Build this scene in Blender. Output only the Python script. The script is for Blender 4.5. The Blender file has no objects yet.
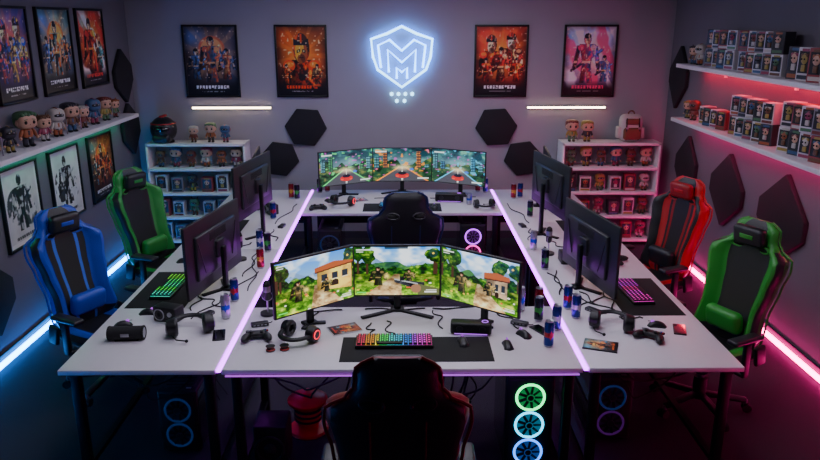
import bpy, bmesh, math, random
import numpy as np
from mathutils import Vector, Matrix, Euler
random.seed(7)
scene=bpy.context.scene
def lin(c): 
    return c/12.92 if c<=.04045 else ((c+.055)/1.055)**2.4
def C(r,g,b): return (lin(r/255),lin(g/255),lin(b/255))
# ---------------- materials
_m={}
def mat(name,col=(.5,.5,.5),rough=.5,metal=0,em=None,es=0,noise=.08,ns=25,bump=0,coat=0):
    if name in _m: return _m[name]
    m=bpy.data.materials.new(name); m.use_nodes=True; nt=m.node_tree; N=nt.nodes; L=nt.links
    p=N['Principled BSDF']
    p.inputs['Roughness'].default_value=rough; p.inputs['Metallic'].default_value=metal
    p.inputs['Coat Weight'].default_value=coat
    tc=N.new('ShaderNodeTexCoord'); no=N.new('ShaderNodeTexNoise'); no.inputs['Scale'].default_value=ns; no.inputs['Detail'].default_value=3
    L.new(tc.outputs['Object'],no.inputs['Vector'])
    mx=N.new('ShaderNodeMix'); mx.data_type='RGBA'
    mx.inputs[6].default_value=tuple(c*(1-noise) for c in col)+(1,)
    mx.inputs[7].default_value=tuple(min(1,c*(1+noise)) for c in col)+(1,)
    L.new(no.outputs['Fac'],mx.inputs[0]); L.new(mx.outputs[2],p.inputs['Base Color'])
    if bump:
        b=N.new('ShaderNodeBump'); b.inputs['Strength'].default_value=bump; b.inputs['Distance'].default_value=.01
        L.new(no.outputs['Fac'],b.inputs['Height']); L.new(b.outputs[0],p.inputs['Normal'])
    if em is not None:
        p.inputs['Emission Color'].default_value=tuple(em)+(1,); p.inputs['Emission Strength'].default_value=es
    _m[name]=m; return m
def attrmat(name,strength):
    m=bpy.data.materials.new(name); m.use_nodes=True; nt=m.node_tree; N=nt.nodes; L=nt.links
    p=N['Principled BSDF']; a=N.new('ShaderNodeVertexColor'); a.layer_name='art'
    if strength:
        p.inputs['Base Color'].default_value=(.01,.01,.01,1); p.inputs['Roughness'].default_value=.25
        L.new(a.outputs['Color'],p.inputs['Emission Color']); p.inputs['Emission Strength'].default_value=strength
    else:
        L.new(a.outputs['Color'],p.inputs['Base Color']); p.inputs['Roughness'].default_value=.35
    return m
SCREEN=attrmat('lit_display',1.6); DIMSCREEN=attrmat('dim_display',1.6); PRINT=attrmat('printed_art',0)
blk=mat('black_plastic',C(26,26,30),.45); blk2=mat('satin_black',C(38,38,44),.35); blkmetal=mat('black_metal',C(30,30,34),.4,.6)
leather=mat('black_leather',C(32,32,37),.42,ns=150,bump=.15)
white=mat('white_laminate',C(224,220,228),.33,noise=.03); shelfw=mat('white_shelf',C(228,226,232),.45,noise=.03)
silver=mat('silver',C(170,170,178),.3,.9); rubber=mat('rubber',C(18,18,20),.8)
fabric=mat('mousepad_cloth',C(24,24,28),.85,ns=300,bump=.1); foam=mat('acoustic_foam',C(36,34,41),.9,ns=120,bump=.5)
frameM=mat('picture_frame_black',C(20,19,22),.4)
def acc(n,c,r=.4): return mat('accent_'+n,c,r,ns=150,bump=.1)
def led(n,c,s): return mat('led_'+n,(.02,.02,.02),.5,em=c,es=s)
ledBlue=led('ice_blue',(.01,.25,1),38); ledPink=led('pink',(1,.01,.25),40); ledPurple=led('purple',(.55,.03,1),9)
ledGreen=led('green',(.02,1,.4),15); ledRed=led('red',(1,.02,.07),34); ledRose=led('rose',(1,.02,.2),32); ledWarm=led('warm_white',(1,.76,.5),14)
ledRedS=led('red_small',(1,.02,.05),2.5)
neonW=led('neon_white',(.3,.7,1),5.5); neonB=led('neon_blue',(.01,.2,1),18)
# ---------------- builder
class B:
    def __init__(s,name): s.n=name; s.v=[]; s.f=[]; s.mi=[]; s.sm=[]; s.mats=[]; s.M=Matrix()
    def idx(s,m):
        if m not in s.mats: s.mats.append(m)
        return s.mats.index(m)
    def raw(s,vs,fs,m,smooth=False,M=None):
        T=s.M@M if M is not None else s.M; o=len(s.v)
        s.v+= [tuple(T@Vector(v)) for v in vs]
        for k,f in enumerate(fs):
            s.f.append([i+o for i in f]); s.mi.append(s.idx(m[k] if isinstance(m,list) else m)); s.sm.append(smooth)
    def bm(s,bm,m,smooth,M):
        bm.verts.index_update()
        s.raw([v.co.copy() for v in bm.verts],[[v.index for v in f.verts] for f in bm.faces],m,smooth,M); bm.free()
    def T(s,c,rot=(0,0,0)): return Matrix.Translation(c)@Euler(rot).to_matrix().to_4x4()
    def box(s,c,sz,m,bev=0,rot=(0,0,0),seg=2,taper=None):
        b=bmesh.new(); bmesh.ops.create_cube(b,size=1)
        for v in b.verts:
            k=1
            if taper and v.co.z>0: k=taper
            v.co=Vector((v.co.x*sz[0]*k,v.co.y*sz[1]*k,v.co.z*sz[2]))
        if bev: bmesh.ops.bevel(b,geom=list(b.edges),offset=min(bev,min(sz)*.49),segments=seg,affect='EDGES',profile=.5)
        s.bm(b,m,bool(bev) and seg>2,s.T(c,rot))
    def cyl(s,c,r,h,m,r2=None,seg=20,rot=(0,0,0),smooth=True):
        b=bmesh.new(); bmesh.ops.create_cone(b,cap_ends=True,segments=seg,radius1=r,radius2=r if r2 is None else r2,depth=h)
        s.bm(b,m,smooth and seg>8,s.T(c,rot))
    def sph(s,c,r,m,rot=(0,0,0),seg=14):
        if not isinstance(r,(tuple,list)): r=(r,r,r)
        b=bmesh.new(); bmesh.ops.create_uvsphere(b,u_segments=seg,v_segments=max(6,seg*2//3),radius=1)
        for v in b.verts: v.co=Vector((v.co.x*r[0],v.co.y*r[1],v.co.z*r[2]))
        s.bm(b,m,True,s.T(c,rot))
    def sup(s,c,r,m,rot=(0,0,0),seg=18,p=.62):
        # rounded super-ellipsoid (vinyl toy heads)
        b=bmesh.new(); bmesh.ops.create_uvsphere(b,u_segments=seg,v_segments=seg*2//3,radius=1)
        for v in b.verts:
            q=[math.copysign(abs(a)**p,a) for a in v.co]; v.co=Vector((q[0]*r[0],q[1]*r[1],q[2]*r[2]))
        s.bm(b,m,True,s.T(c,rot))
    def tube(s,pts,r,m,seg=6,closed=False,M=None):
        pts=[Vector(p) for p in pts]; n=len(pts); vs=[]; fs=[]
        for i,p in enumerate(pts):
            a=pts[i-1] if (i>0 or closed) else p; c=pts[(i+1)%n] if (i<n-1 or closed) else p
            t=(c-a).normalized(); up=Vector((0,0,1)) if abs(t.z)<.9 else Vector((0,1,0))
            x=t.cross(up).normalized(); y=t.cross(x)
            for k in range(seg):
                an=2*math.pi*k/seg; vs.append(p+x*math.cos(an)*r+y*math.sin(an)*r)
        for i in range(n if closed else n-1):
            for k in range(seg):
                j=(i+1)%n; fs.append([i*seg+k,i*seg+(k+1)%seg,j*seg+(k+1)%seg,j*seg+k])
        if not closed: fs.append(list(range(seg))[::-1]); fs.append([(n-1)*seg+k for k in range(seg)])
        s.raw(vs,fs,m,seg>5,M)
    def tor(s,c,R,r,m,rot=(0,0,0),seg=28,a0=0,a1=2*math.pi,ts=8,sy=1):
        full=abs(a1-a0-2*math.pi)<1e-3; n=seg if full else seg+1
        pts=[(R*math.cos(a0+(a1-a0)*i/seg),R*sy*math.sin(a0+(a1-a0)*i/seg),0) for i in range(n)]
        s.tube(pts,r,m,ts,full,s.T(c,rot))
    def lathe(s,prof,m,c=(0,0,0),seg=20,rot=(0,0,0)):
        vs=[];fs=[];ms=[]
        for r,z in prof:
            for k in range(seg): vs.append((r*math.cos(2*math.pi*k/seg),r*math.sin(2*math.pi*k/seg),z))
        for i in range(len(prof)-1):
            for k in range(seg):
                fs.append([i*seg+k,i*seg+(k+1)%seg,(i+1)*seg+(k+1)%seg,(i+1)*seg+k]); ms.append(m[i] if isinstance(m,list) else m)
        fs.append(list(range(seg))[::-1]); ms.append(ms[0]); fs.append([(len(prof)-1)*seg+k for k in range(seg)]); ms.append(ms[-2])
        s.raw(vs,fs,ms,True,s.T(c,rot))
    def prism(s,poly,th,m,c=(0,0,0),rot=(0,0,0),bev=0):
        b=bmesh.new(); vs=[b.verts.new((x,-th/2,z)) for x,z in poly]; f=b.faces.new(vs)
        r=bmesh.ops.extrude_face_region(b,geom=[f])
        for v in r['geom']:
            if isinstance(v,bmesh.types.BMVert): v.co.y+=th
        bmesh.ops.recalc_face_normals(b,faces=b.faces)
        if bev: bmesh.ops.bevel(b,geom=list(b.edges),offset=bev,segments=2,affect='EDGES',profile=.5)
        s.bm(b,m,False,s.T(c,rot))
    def loft(s,secs,mf):
        n=len(secs[0]); vs=[p for q in secs for p in q]; fs=[];ms=[]
        for i in range(len(secs)-1):
            for j in range(n):
                fs.append([i*n+j,i*n+(j+1)%n,(i+1)*n+(j+1)%n,(i+1)*n+j]); ms.append(mf(i,j))
        fs.append(list(range(n))[::-1]); ms.append(mf(0,0)); fs.append([(len(secs)-1)*n+k for k in range(n)]); ms.append(mf(len(secs)-2,0))
        s.raw(vs,fs,ms,True)
    def done(s,loc=(0,0,0),rot=(0,0,0),parent=None):
        me=bpy.data.meshes.new(s.n); me.from_pydata(s.v,[],s.f)
        for m in s.mats: me.materials.append(m)
        me.polygons.foreach_set('material_index',s.mi); me.polygons.foreach_set('use_smooth',s.sm)
        me.update(); bm=bmesh.new(); bm.from_mesh(me); bmesh.ops.recalc_face_normals(bm,faces=bm.faces); bm.to_mesh(me); bm.free()
        try: me.set_sharp_from_angle(angle=math.radians(50))
        except Exception: pass
        o=bpy.data.objects.new(s.n,me); scene.collection.objects.link(o); o.location=loc; o.rotation_euler=rot
        if parent: o.parent=parent
        return o
# ---------------- painting onto flat prints/screens (colour attribute)
def vn(U,V,f,seed):
    g=np.random.RandomState(seed).rand(int(f)+3,int(f)+3); x=np.clip(U,0,1)*f; y=np.clip(V,0,1)*f
    i=x.astype(int); j=y.astype(int); a=x-i; b=y-j; a=a*a*(3-2*a); b=b*b*(3-2*b)
    return g[j,i]*(1-a)*(1-b)+g[j,i+1]*a*(1-b)+g[j+1,i]*(1-a)*b+g[j+1,i+1]*a*b
def fbm(U,V,f,seed): return (vn(U,V,f,seed)*.5+vn(U,V,f*2,seed+1)*.3+vn(U,V,f*4,seed+2)*.2)
def col(c): return np.array(c,float)/255
def put(I,mask,c,a=1.0):
    m=(np.clip(mask.astype(float),0,1)*a)[...,None]; c=col(c) if not isinstance(c,np.ndarray) else c
    return I*(1-m)+m*c
def ell(U,V,cx,cy,rx,ry): return (((U-cx)/rx)**2+((V-cy)/ry)**2)<1
def glow(U,V,cx,cy,rx,ry): return np.exp(-(((U-cx)/rx)**2+((V-cy)/ry)**2))
def rect(U,V,a,b,c,d): return (U>a)&(U<b)&(V>c)&(V<d)
def man(U,V,cx,b,s):
    x=(U-cx)/s; y=(V-b)/s
    m=ell(x,y,0,.86,.085,.1)|((y>.38)&(y<.76)&(np.abs(x)<.1+.28*(y-.38)))|((y>=0)&(y<=.42)&(np.abs(np.abs(x)-.04-.16*(.42-y))<.06))
    m|=((y>.3)&(y<.74)&(np.abs(np.abs(x)-.22-.25*(.74-y))<.045))
    m|=(np.abs(y-.45-.5*x)<.025)&(np.abs(x)<.42)
    return m
def flat(name,w,h,nx,fn,m,loc,rot,parent):
    ny=max(2,int(nx*h/w)); u=np.linspace(0,1,nx); v=np.linspace(0,1,ny); U,V=np.meshgrid(u,v)
    I=np.clip(fn(U,V),0,1); I=np.where(I<=.04045,I/12.92,((I+.055)/1.055)**2.4)
    vs=np.stack([(U-.5)*w,np.zeros_like(U),(V-.5)*h],-1).reshape(-1,3)
    q=np.arange(nx*ny).reshape(ny,nx); f=np.stack([q[:-1,:-1],q[:-1,1:],q[1:,1:],q[1:,:-1]],-1).reshape(-1,4)
    me=bpy.data.meshes.new(name); me.from_pydata(vs.tolist(),[],f.tolist())
    at=me.color_attributes.new('art','FLOAT_COLOR','POINT')
    at.data.foreach_set('color',np.concatenate([I.reshape(-1,3),np.ones((nx*ny,1))],1).astype(np.float32).ravel())
    me.materials.append(m); o=bpy.data.objects.new(name,me); scene.collection.objects.link(o)
    o.location=loc; o.rotation_euler=rot; o.parent=parent; return o
def inkn(U,V,seed,cols,f=12):
    n=fbm(U,V,f,seed); k=np.clip((n-.22)/.56*(len(cols)-1),0,len(cols)-1.001); i=k.astype(int); a=(k-i)[...,None]; a=a*a*(3-2*a); P=np.array([col(c) for c in cols]); return P[i]*(1-a)+P[i+1]*a
def person(I,U,V,cx,b,s,seed,cols,rim):
    m=man(U,V,cx,b,s); mr=man(U+.012,V-.006,cx,b,s)|man(U-.014,V,cx,b,s)
    I=put(I,mr,rim,.8); x=(U-cx)/s; y=(V-b)/s
    sh=np.clip(.55+1.6*(x+.12)+.5*(y-.5),.25,1.35)[...,None]
    I=np.where(m[...,None],inkn(U,V,seed,cols,11)*sh,I)
    I=put(I,m&(np.abs(y-.42)<.02),cols[-1],.7); I=put(I,m&ell(x,y,-.17,.7,.08,.06),cols[2],.8); I=put(I,m&ell(x,y,.17,.7,.08,.06),cols[-1],.6)
    I=put(I,(np.abs(x)<.05-.1*np.abs(y-.62))&(np.abs(y-.6)<.12),rim,.6)
    I=put(I,ell(x,y,0,.845,.055,.07),(222,170,135)); I=put(I,ell(x,y,.02,.835,.05,.065)&(x>.01),(130,80,66),.7); I=put(I,ell(x,y,0,.925,.09,.055),cols[0]); I=put(I,(np.abs(np.abs(x)-.022)<.012)&(np.abs(y-.85)<.01),(20,15,20))
    return I
def bust(I,U,V,cx,cy,s,seed,cols,face):
    x=(U-cx)/s; y=(V-cy)/s
    m=((y<-.28)&(np.abs(x)<.95-.9*np.maximum(0,y+.8)))|((y>-.95)&(y<0)&(np.abs(x)<.2)); m&=(y>-1.2)
    I=np.where(m[...,None],inkn(U,V,seed,cols,12)*np.clip(.7+x,.3,1.2)[...,None],I)
    for k in (-1,1): I=put(I,ell(x,y,k*.62,-.48,.3,.2),cols[2]); I=put(I,ell(x,y,k*.6,-.44,.2,.1),cols[-1],.6)
    hel=ell(x,y,0,.12,.42,.52); I=np.where(hel[...,None],inkn(U,V,seed+3,cols[:3],8)*np.clip(1.1-x,.5,1.5)[...,None],I)
    I=put(I,ell(x,y,0,.0,.3,.4),face); I=put(I,ell(x,y,0,.0,.3,.4)&(x>.04+.1*np.sin(y*9)),(96,46,38),.75); I=put(I,ell(x,y,0,-.24,.2,.16),(50,24,22),.65)
    for k in (-1,1): I=put(I,(np.abs(y-.06+k*x*.25)<.05)&(np.abs(x-k*.13)<.09),(15,12,18)); I=put(I,ell(x,y,k*.13,.03,.035,.025),(255,220,130))
    I=put(I,(np.abs(y+.2)<.012)&(np.abs(x)<.1),(30,10,14)); I=put(I,(y>.22)&(y<.34+.3*np.abs(x))&(np.abs(x)<.38),cols[0]); I=put(I,(np.abs(x)<.035)&(y>.3)&(y<.62),cols[2]); return I
def poster_art(seed,top,bot,gl,hero,ac,style=0,dk=1.3,sec=(70,170,220)):
    def fn(U,V):
        t=V[...,None]; I=col(bot)*(1-t)+col(top)*t
        I=I*(.45+1.0*fbm(U,V,4,seed)[...,None])
        I=put(I,glow(U,V,.5,.6,.36,.3),gl,.85); I=put(I,glow(U,V,.15,.85,.25,.14),sec,.55); I=put(I,glow(U,V,.9,.45,.16,.2),sec,.4)
        ang=np.arctan2(V-.6,U-.5); I=put(I,np.clip(np.sin(ang*11+seed)*2-.6,0,1)*(V>.25),gl,.22)
        cs=[(20,22,34),hero,ac,gl]; c2=[(26,18,22),sec,hero,(240,200,130)]
        if style==0:
            I=put(I,ell(U,V,.52,.68,.26,.19),ac,.7); I=put(I,ell(U,V,.52,.68,.21,.155),gl,.7)
            I=person(I,U,V,.2,.24,.46,seed+9,c2,bot); I=person(I,U,V,.8,.24,.46,seed+3,cs,bot); I=person(I,U,V,.5,.2,.68,seed+5,cs,top)
        elif style==1:
            I=bust(I,U,V,.5,.64,.42,seed,cs,gl); I=person(I,U,V,.18,.17,.3,seed+9,c2,bot); I=person(I,U,V,.82,.17,.3,seed+2,c2,bot)
        elif style==2:
            I=bust(I,U,V,.3,.72,.26,seed,cs,(225,175,140)); I=bust(I,U,V,.7,.76,.25,seed+4,c2,(235,190,160)); I=person(I,U,V,.5,.2,.52,seed+5,c2,bot)
            I=person(I,U,V,.2,.2,.36,seed+9,cs,bot); I=person(I,U,V,.82,.2,.36,seed+19,cs,bot)
        else:
            sw=np.sin((U*1.2+V)*7+4*fbm(U,V,3,seed)); I=put(I,np.clip(sw*3-1.2,0,1),ac,.7); I=put(I,np.clip(-sw*3-1.5,0,1),(235,230,230),.7)
            I=person(I,U,V,.44,.18,.74,seed+5,cs,bot); I=person(I,U,V,.8,.2,.4,seed+2,c2,bot)
        I=put(I,np.clip((vn(U,V,30,seed+8)-.82)*9,0,1)*(V>.26),(255,225,180),.6)
        I=put(I,np.clip((.22-V)*8,0,1),(14,12,18),.92)
        I=put(I,1-np.clip(np.minimum(np.minimum(U,1-U)*9,np.minimum(V,1-V)*12),0,1),(12,10,18),.4)
        n=11; k=(U-.17)/.66*n
        I=put(I,(V>.1)&(V<.148)&(k>0)&(k<n)&((k%1)<.74)&~((vn(U,V,46,seed+2)>.7)&(V<.135)),ac if style%2 else (225,215,200),.95)
        I=put(I,(V>.055)&(V<.068)&(U>.28)&(U<.72)&(vn(U,V,40,seed)>.4),(170,165,165),.7)
        return np.clip(I*dk,0,1)
    return fn
def mono_art(seed,bg,c):
    def fn(U,V):
        I=np.ones(U.shape+(3,))*col(bg)*(.9+.15*fbm(U,V,5,seed)[...,None])
        I=put(I,ell(U,V,.3,.5,.22,.24)*np.clip((fbm(U,V,8,seed)-.48)*9,0,1),c,.8); I=put(I,ell(U,V,.68,.4,.22,.2)*np.clip((fbm(U,V,8,seed+4)-.5)*9,0,1),c,.8)
        I=put(I,man(U,V,.48,.18,.76),c); I=put(I,man(U,V,.48,.18,.76)*np.clip((fbm(U,V,12,seed+2)-.56)*12,0,1),bg,.8)
        I=put(I,rect(U,V,.22,.78,.08,.115)&((U*17%1)<.75),c)
        I=put(I,(np.minimum(np.minimum(U,1-U),np.minimum(V,1-V))<.05),(235,235,235)); return I
    return fn
def land(seed,house=None,gun=True,hz=.44):
    def fn(U,V):
        t=V[...,None]; I=col((60,140,228))*t+col((240,230,200))*(1-t)
        I=put(I,(fbm(U,V,5,seed)-.42)*4,(250,250,250),.85)
        m2=.68+.26*(vn(U,V*0,5,seed+7)-.35); I=put(I,V<m2,(110,146,186)); I=put(I,(V<m2)*np.clip((fbm(U,V,9,seed+6)-.48)*8,0,1),(180,198,214),.7)
        mt=.57+.18*(vn(U,V*0,8,seed+1)-.3); I=np.where((V<mt)[...,None],inkn(U,V,seed+11,[(36,76,60),(66,116,64),(126,158,84)],10),I)
        tr=hz+.06+.3*np.abs(U-.5)+.2*(vn(U,V*0,10,seed+2)*.6+vn(U,V*0,30,seed+3)*.4-.3)
        I=np.where((V<tr)[...,None],inkn(U,V,seed+4,[(8,24,10),(18,54,18),(52,104,24),(136,176,44)],15),I)
        for q in range(4):
            cx=np.random.RandomState(seed+q).rand(); cx=cx*.3+(.7 if q%2 else 0); I=put(I,(np.abs(U-cx)<.014)&(V<.75)&(V>hz-.1),(70,50,36)); r=1+.35*(vn(U,V,12,seed+q)-.5)*2; mk=ell(U,V,cx,.82,.1*r,.15*r); I=np.where(mk[...,None],inkn(U,V,seed+q,[(12,40,12),(38,90,24),(140,180,50)],18)*np.clip(.5+(V-.6)*1.6,.5,1.2)[...,None],I)
        pt=np.clip(.7+1.2*(hz-V),.6,1.25)[...,None]
        I=np.where((V<hz)[...,None],inkn(U,V,seed+8,[(34,68,16),(68,114,26),(124,162,40),(196,200,84)],14)*pt,I)
        for q in range(14):
            rs=np.random.RandomState(seed*7+q); fx,fy=rs.rand(),rs.rand()*.32; I=put(I,ell(U,V,fx,fy,.012+.01*rs.rand(),.016),[(240,200,70),(230,90,60),(245,240,230)][q%3],.9)
        pc=.5+(hz-V)*(.35 if seed%2 else -.35); p=.035+(hz-V)*.75+.03*(vn(U,V,12,seed)-.5); k=(V<hz)&(np.abs(U-pc)<p*.6)
        I=np.where(k[...,None],inkn(U,V,seed+5,[(126,98,66),(190,160,112),(232,212,164)],12)*pt,I)
        if house:
            a,b,h,c=house; w=b-a; lo=hz-.12-.2*(U-a); body=(U>a)&(U<b)&(V>lo)&(V<h+.1*(U-a))
            cc=[tuple(int(x*f) for x in c) for f in (.72,.95,1.08)]; I=np.where(body[...,None],inkn(U,V,seed+12,cc,8)*np.clip(.62+1.0*(U-a)/w,.6,1.1)[...,None],I)
            I=put(I,(U>a-.03)&(U<b+.03)&(V>=h+.1*(U-a)-.01)&(V<h+.15-.24*np.abs(U-(a+b)/2)),(164,88,50)); I=put(I,(U>a-.03)&(U<b+.03)&(np.abs(V-h-.1*(U-a))<.012),(80,44,30))
            for q in (.12,.42,.72):
                I=put(I,rect(U,V,a+w*q,a+w*(q+.17),h-.2,h-.06),(44,52,62)); I=put(I,rect(U,V,a+w*q,a+w*(q+.17),h-.2,h-.185),(225,215,190))
            I=put(I,rect(U,V,a+w*.42,a+w*.62,hz-.1,h-.26)|ell(U,V,a+w*.52,h-.26,w*.1,.06),(52,36,28))
        oc=[(26,30,24),(62,70,48),(120,110,70),(180,150,90)]
        for e,f,sc in ((.28,.2,.4),(.64,.26,.28)): I=person(I,(U-.5)*1.5+.5,V,(e-.5)*1.5+.5,f,sc,seed+3,oc,(24,28,20))
        I=put(I,glow(U,V,.38,.4,.035,.05),(255,220,120),.95)
        if gun:
            y=.3-(U-.47)*.36; m=(U>.47)&(U<.82)&(np.abs(V-y)<.028+(U-.47)*.19)
            I=np.where(m[...,None],inkn(U,V,seed,[(24,26,30),(50,52,58),(80,82,88)],12),I); I=put(I,(U>.47)&(U<.74)&(np.abs(V-y-.035)<.012),(165,168,172))
            I=put(I,(U>.74)&(V<.24-(U-.74)*.4),(96,100,66)); I=put(I,ell(U,V,.72,.14,.06,.09),(150,112,84)); I=put(I,rect(U,V,.53,.58,.3,.38),(30,32,36)); I=put(I,rect(U,V,.36,.63,.95,.985),(35,45,55),.8)
        I=put(I,rect(U,V,.03,.17,.92,.945)|rect(U,V,.03,.11,.88,.895)|rect(U,V,.82,.96,.06,.085)|rect(U,V,.84,.96,.1,.115),(240,240,240),.85)
        I=put(I,rect(U,V,.03,.14,.05,.07),(90,220,90)); I=put(I,ell(U,V,.92,.86,.05,.085),(30,60,66),.8); I=put(I,ell(U,V,.92,.86,.012,.02),(240,200,60))
        I=put(I,(np.minimum(U,1-U)<.006)|(np.minimum(V,1-V)<.01),(20,20,22)); return np.clip((I-.05)*1.1,0,1)
    return fn
def night(seed,gc):
    def fn(U,V):
        I=inkn(U,V,seed,[(8,16,26),(16,44,50),(38,84,84),(80,130,110)],7)*(.6+.7*V[...,None])
        I=put(I,glow(U,V,.5,.6,.45,.22),(130,180,190),.7)
        tr=.5+.3*np.abs(U-.5)+.2*(vn(U,V*0,12,seed)-.3); I=np.where((V<tr)[...,None],inkn(U,V,seed+5,[(12,30,20),(28,70,44),(110,120,60)],10),I)
        I=put(I,(vn(U,V,16,seed)>.8)&(V>.3),gc,.8); I=put(I,(vn(U,V,16,seed+4)>.86),(225,80,200),.6)
        for q in (0,1,5,6):
            x0=q/7+.03; hh=.5+.45*np.random.RandomState(seed+q).rand(); bl=rect(U,V,x0,x0+.08,.4,hh); I=put(I,bl,(30,36,50)); I=put(I,bl&((U*50%1)>.5)&((V*20%1)>.5),gc if q%2 else (120,220,230),.9)
        road=(V<.42)&(np.abs(U-.5)<.06+(.42-V)*.95); I=put(I,road,(72,72,82),.95); I=put(I,(V<.42)&(np.abs(U-.5)<.006+(.42-V)*.02)&((V*26%1)>.4),(240,240,230))
        I=put(I,(V<.42)&(np.abs(np.abs(U-.5)-.06-(.42-V)*.9)<.018),gc,.95); I=put(I,glow(U,V,.5,.42,.16,.08),(255,230,180),.8)
        I=put(I,ell(U,V,.5,.17,.12,.08),(200,40,40)); I=put(I,ell(U,V,.5,.24,.075,.05),(24,26,36)); I=put(I,rect(U,V,.4,.44,.13,.16)|rect(U,V,.56,.6,.13,.16),(255,90,60)); I=put(I,ell(U,V,.66,.36,.04,.035),(60,110,210))
        I=put(I,rect(U,V,.04,.24,.88,.93)|rect(U,V,.76,.96,.06,.1),(230,240,240),.85); I=put(I,ell(U,V,.88,.84,.07,.1),(20,60,70),.8); return I
    return fn
# ---------------- ROOM
W=3.14; YB=8.57; YF=-1.0; H=3.1
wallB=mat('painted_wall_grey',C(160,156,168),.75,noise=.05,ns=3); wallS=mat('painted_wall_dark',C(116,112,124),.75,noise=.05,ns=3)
carpet=mat('carpet',C(48,44,54),.95,noise=.55,ns=180,bump=.6); ceilM=mat('ceiling_paint',C(90,88,98),.9)
def slab(n,c,s,m): b=B(n); b.box((0,0,0),s,m); return b.done(c)
slab('floor',(0,(YB+YF)/2,-.05),(2*W+.4,YB-YF+.4,.1),carpet)
slab('ceiling',(0,(YB+YF)/2,H+.05),(2*W+.4,YB-YF+.4,.1),ceilM)
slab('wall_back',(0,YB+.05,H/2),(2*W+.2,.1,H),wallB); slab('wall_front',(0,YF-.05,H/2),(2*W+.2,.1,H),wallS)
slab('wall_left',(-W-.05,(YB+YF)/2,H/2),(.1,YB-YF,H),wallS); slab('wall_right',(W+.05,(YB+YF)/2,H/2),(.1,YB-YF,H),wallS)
tb=mat('baseboard_paint',C(60,58,66),.6)
slab('baseboard_back',(0,YB-.008,.045),(2*W-.05,.016,.09),tb)
slab('baseboard_left',(-W+.008,(YB+YF)/2,.045),(.016,YB-YF-.04,.09),tb); slab('baseboard_right',(W-.008,(YB+YF)/2,.045),(.016,YB-YF-.04,.09),tb)
def strip(n,c,s,m,ch=None):
    b=B(n); b.box((0,0,0),s,m,.003); 
    if ch: b.box(ch[0],ch[1],silver)
    return b.done(c)
strip('floor_led_strip',(-W+.035,4.7,.03),(.03,7.6,.03),ledBlue,((-.012,0,-.012),(.03,7.62,.01)))
strip('floor_led_strip',(W-.035,4.7,.03),(.03,7.6,.03),ledPink,((.012,0,-.012),(.03,7.62,.01)))
pan=led('ceiling_panel',(.88,.85,1),7.6)
for x,y in [(-.75,3.3),(.75,3.3),(-.75,5.0),(.75,5.0),(-.75,6.9),(.75,6.9)]:
    b=B('ceiling_light_panel'); b.box((0,0,0),(1.24,.64,.03),silver,.005); b.box((0,0,-.018),(1.16,.56,.01),pan); b.done((x,y,H-.016))
# ---------------- DESKS
def desk(x0,x1,y0,y1):
    b=B('gaming_desk'); cx,cy=(x0+x1)/2,(y0+y1)/2; w,d=x1-x0,y1-y0
    b.box((0,0,.735),(w,d,.03),white,.004)
    b.box((0,0,.705),(w-.12,.05,.03),blkmetal); 
    for sx in (-1,1):
        b.box((sx*(w/2-.06),0,.7),(.05,d-.1,.038),blkmetal)
        for sy in (-1,1):
            b.box((sx*(w/2-.06),sy*(d/2-.08),.35),(.05,.05,.68),blkmetal,.004); b.cyl((sx*(w/2-.06),sy*(d/2-.08),.01),.03,.02,rubber)
        b.box((sx*(w/2-.06),0,.1),(.04,d-.2,.03),blkmetal)
    b.box((0,d/2-.1,.5),(w-.16,.015,.22),blk)
    return b.done((cx,cy,0))
desk(-1.0,1.0,3.6,4.5); desk(-1.0,1.0,6.95,7.98)
for s in (-1,1):
    for a,c in ((3.6,5.785),(5.79,7.98)):
        x=sorted((s*1.034,s*1.9)); desk(x[0],x[1],a,c)
    strip('desk_led_strip',(s*1.017,5.79,.742),(.022,4.38,.018),ledPurple)
dim=led('purple_soft',(.6,.1,1),1.0)
strip('desk_edge_led_strip',(0,3.593,.716),(1.96,.012,.008),dim)
strip('added_underdesk_fill',(0,3.66,.714),(1.7,.02,.01),led('violet_fill',(.4,.12,1),5))  # added fill glow, brightens the cables and reel beneath the front desk
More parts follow.
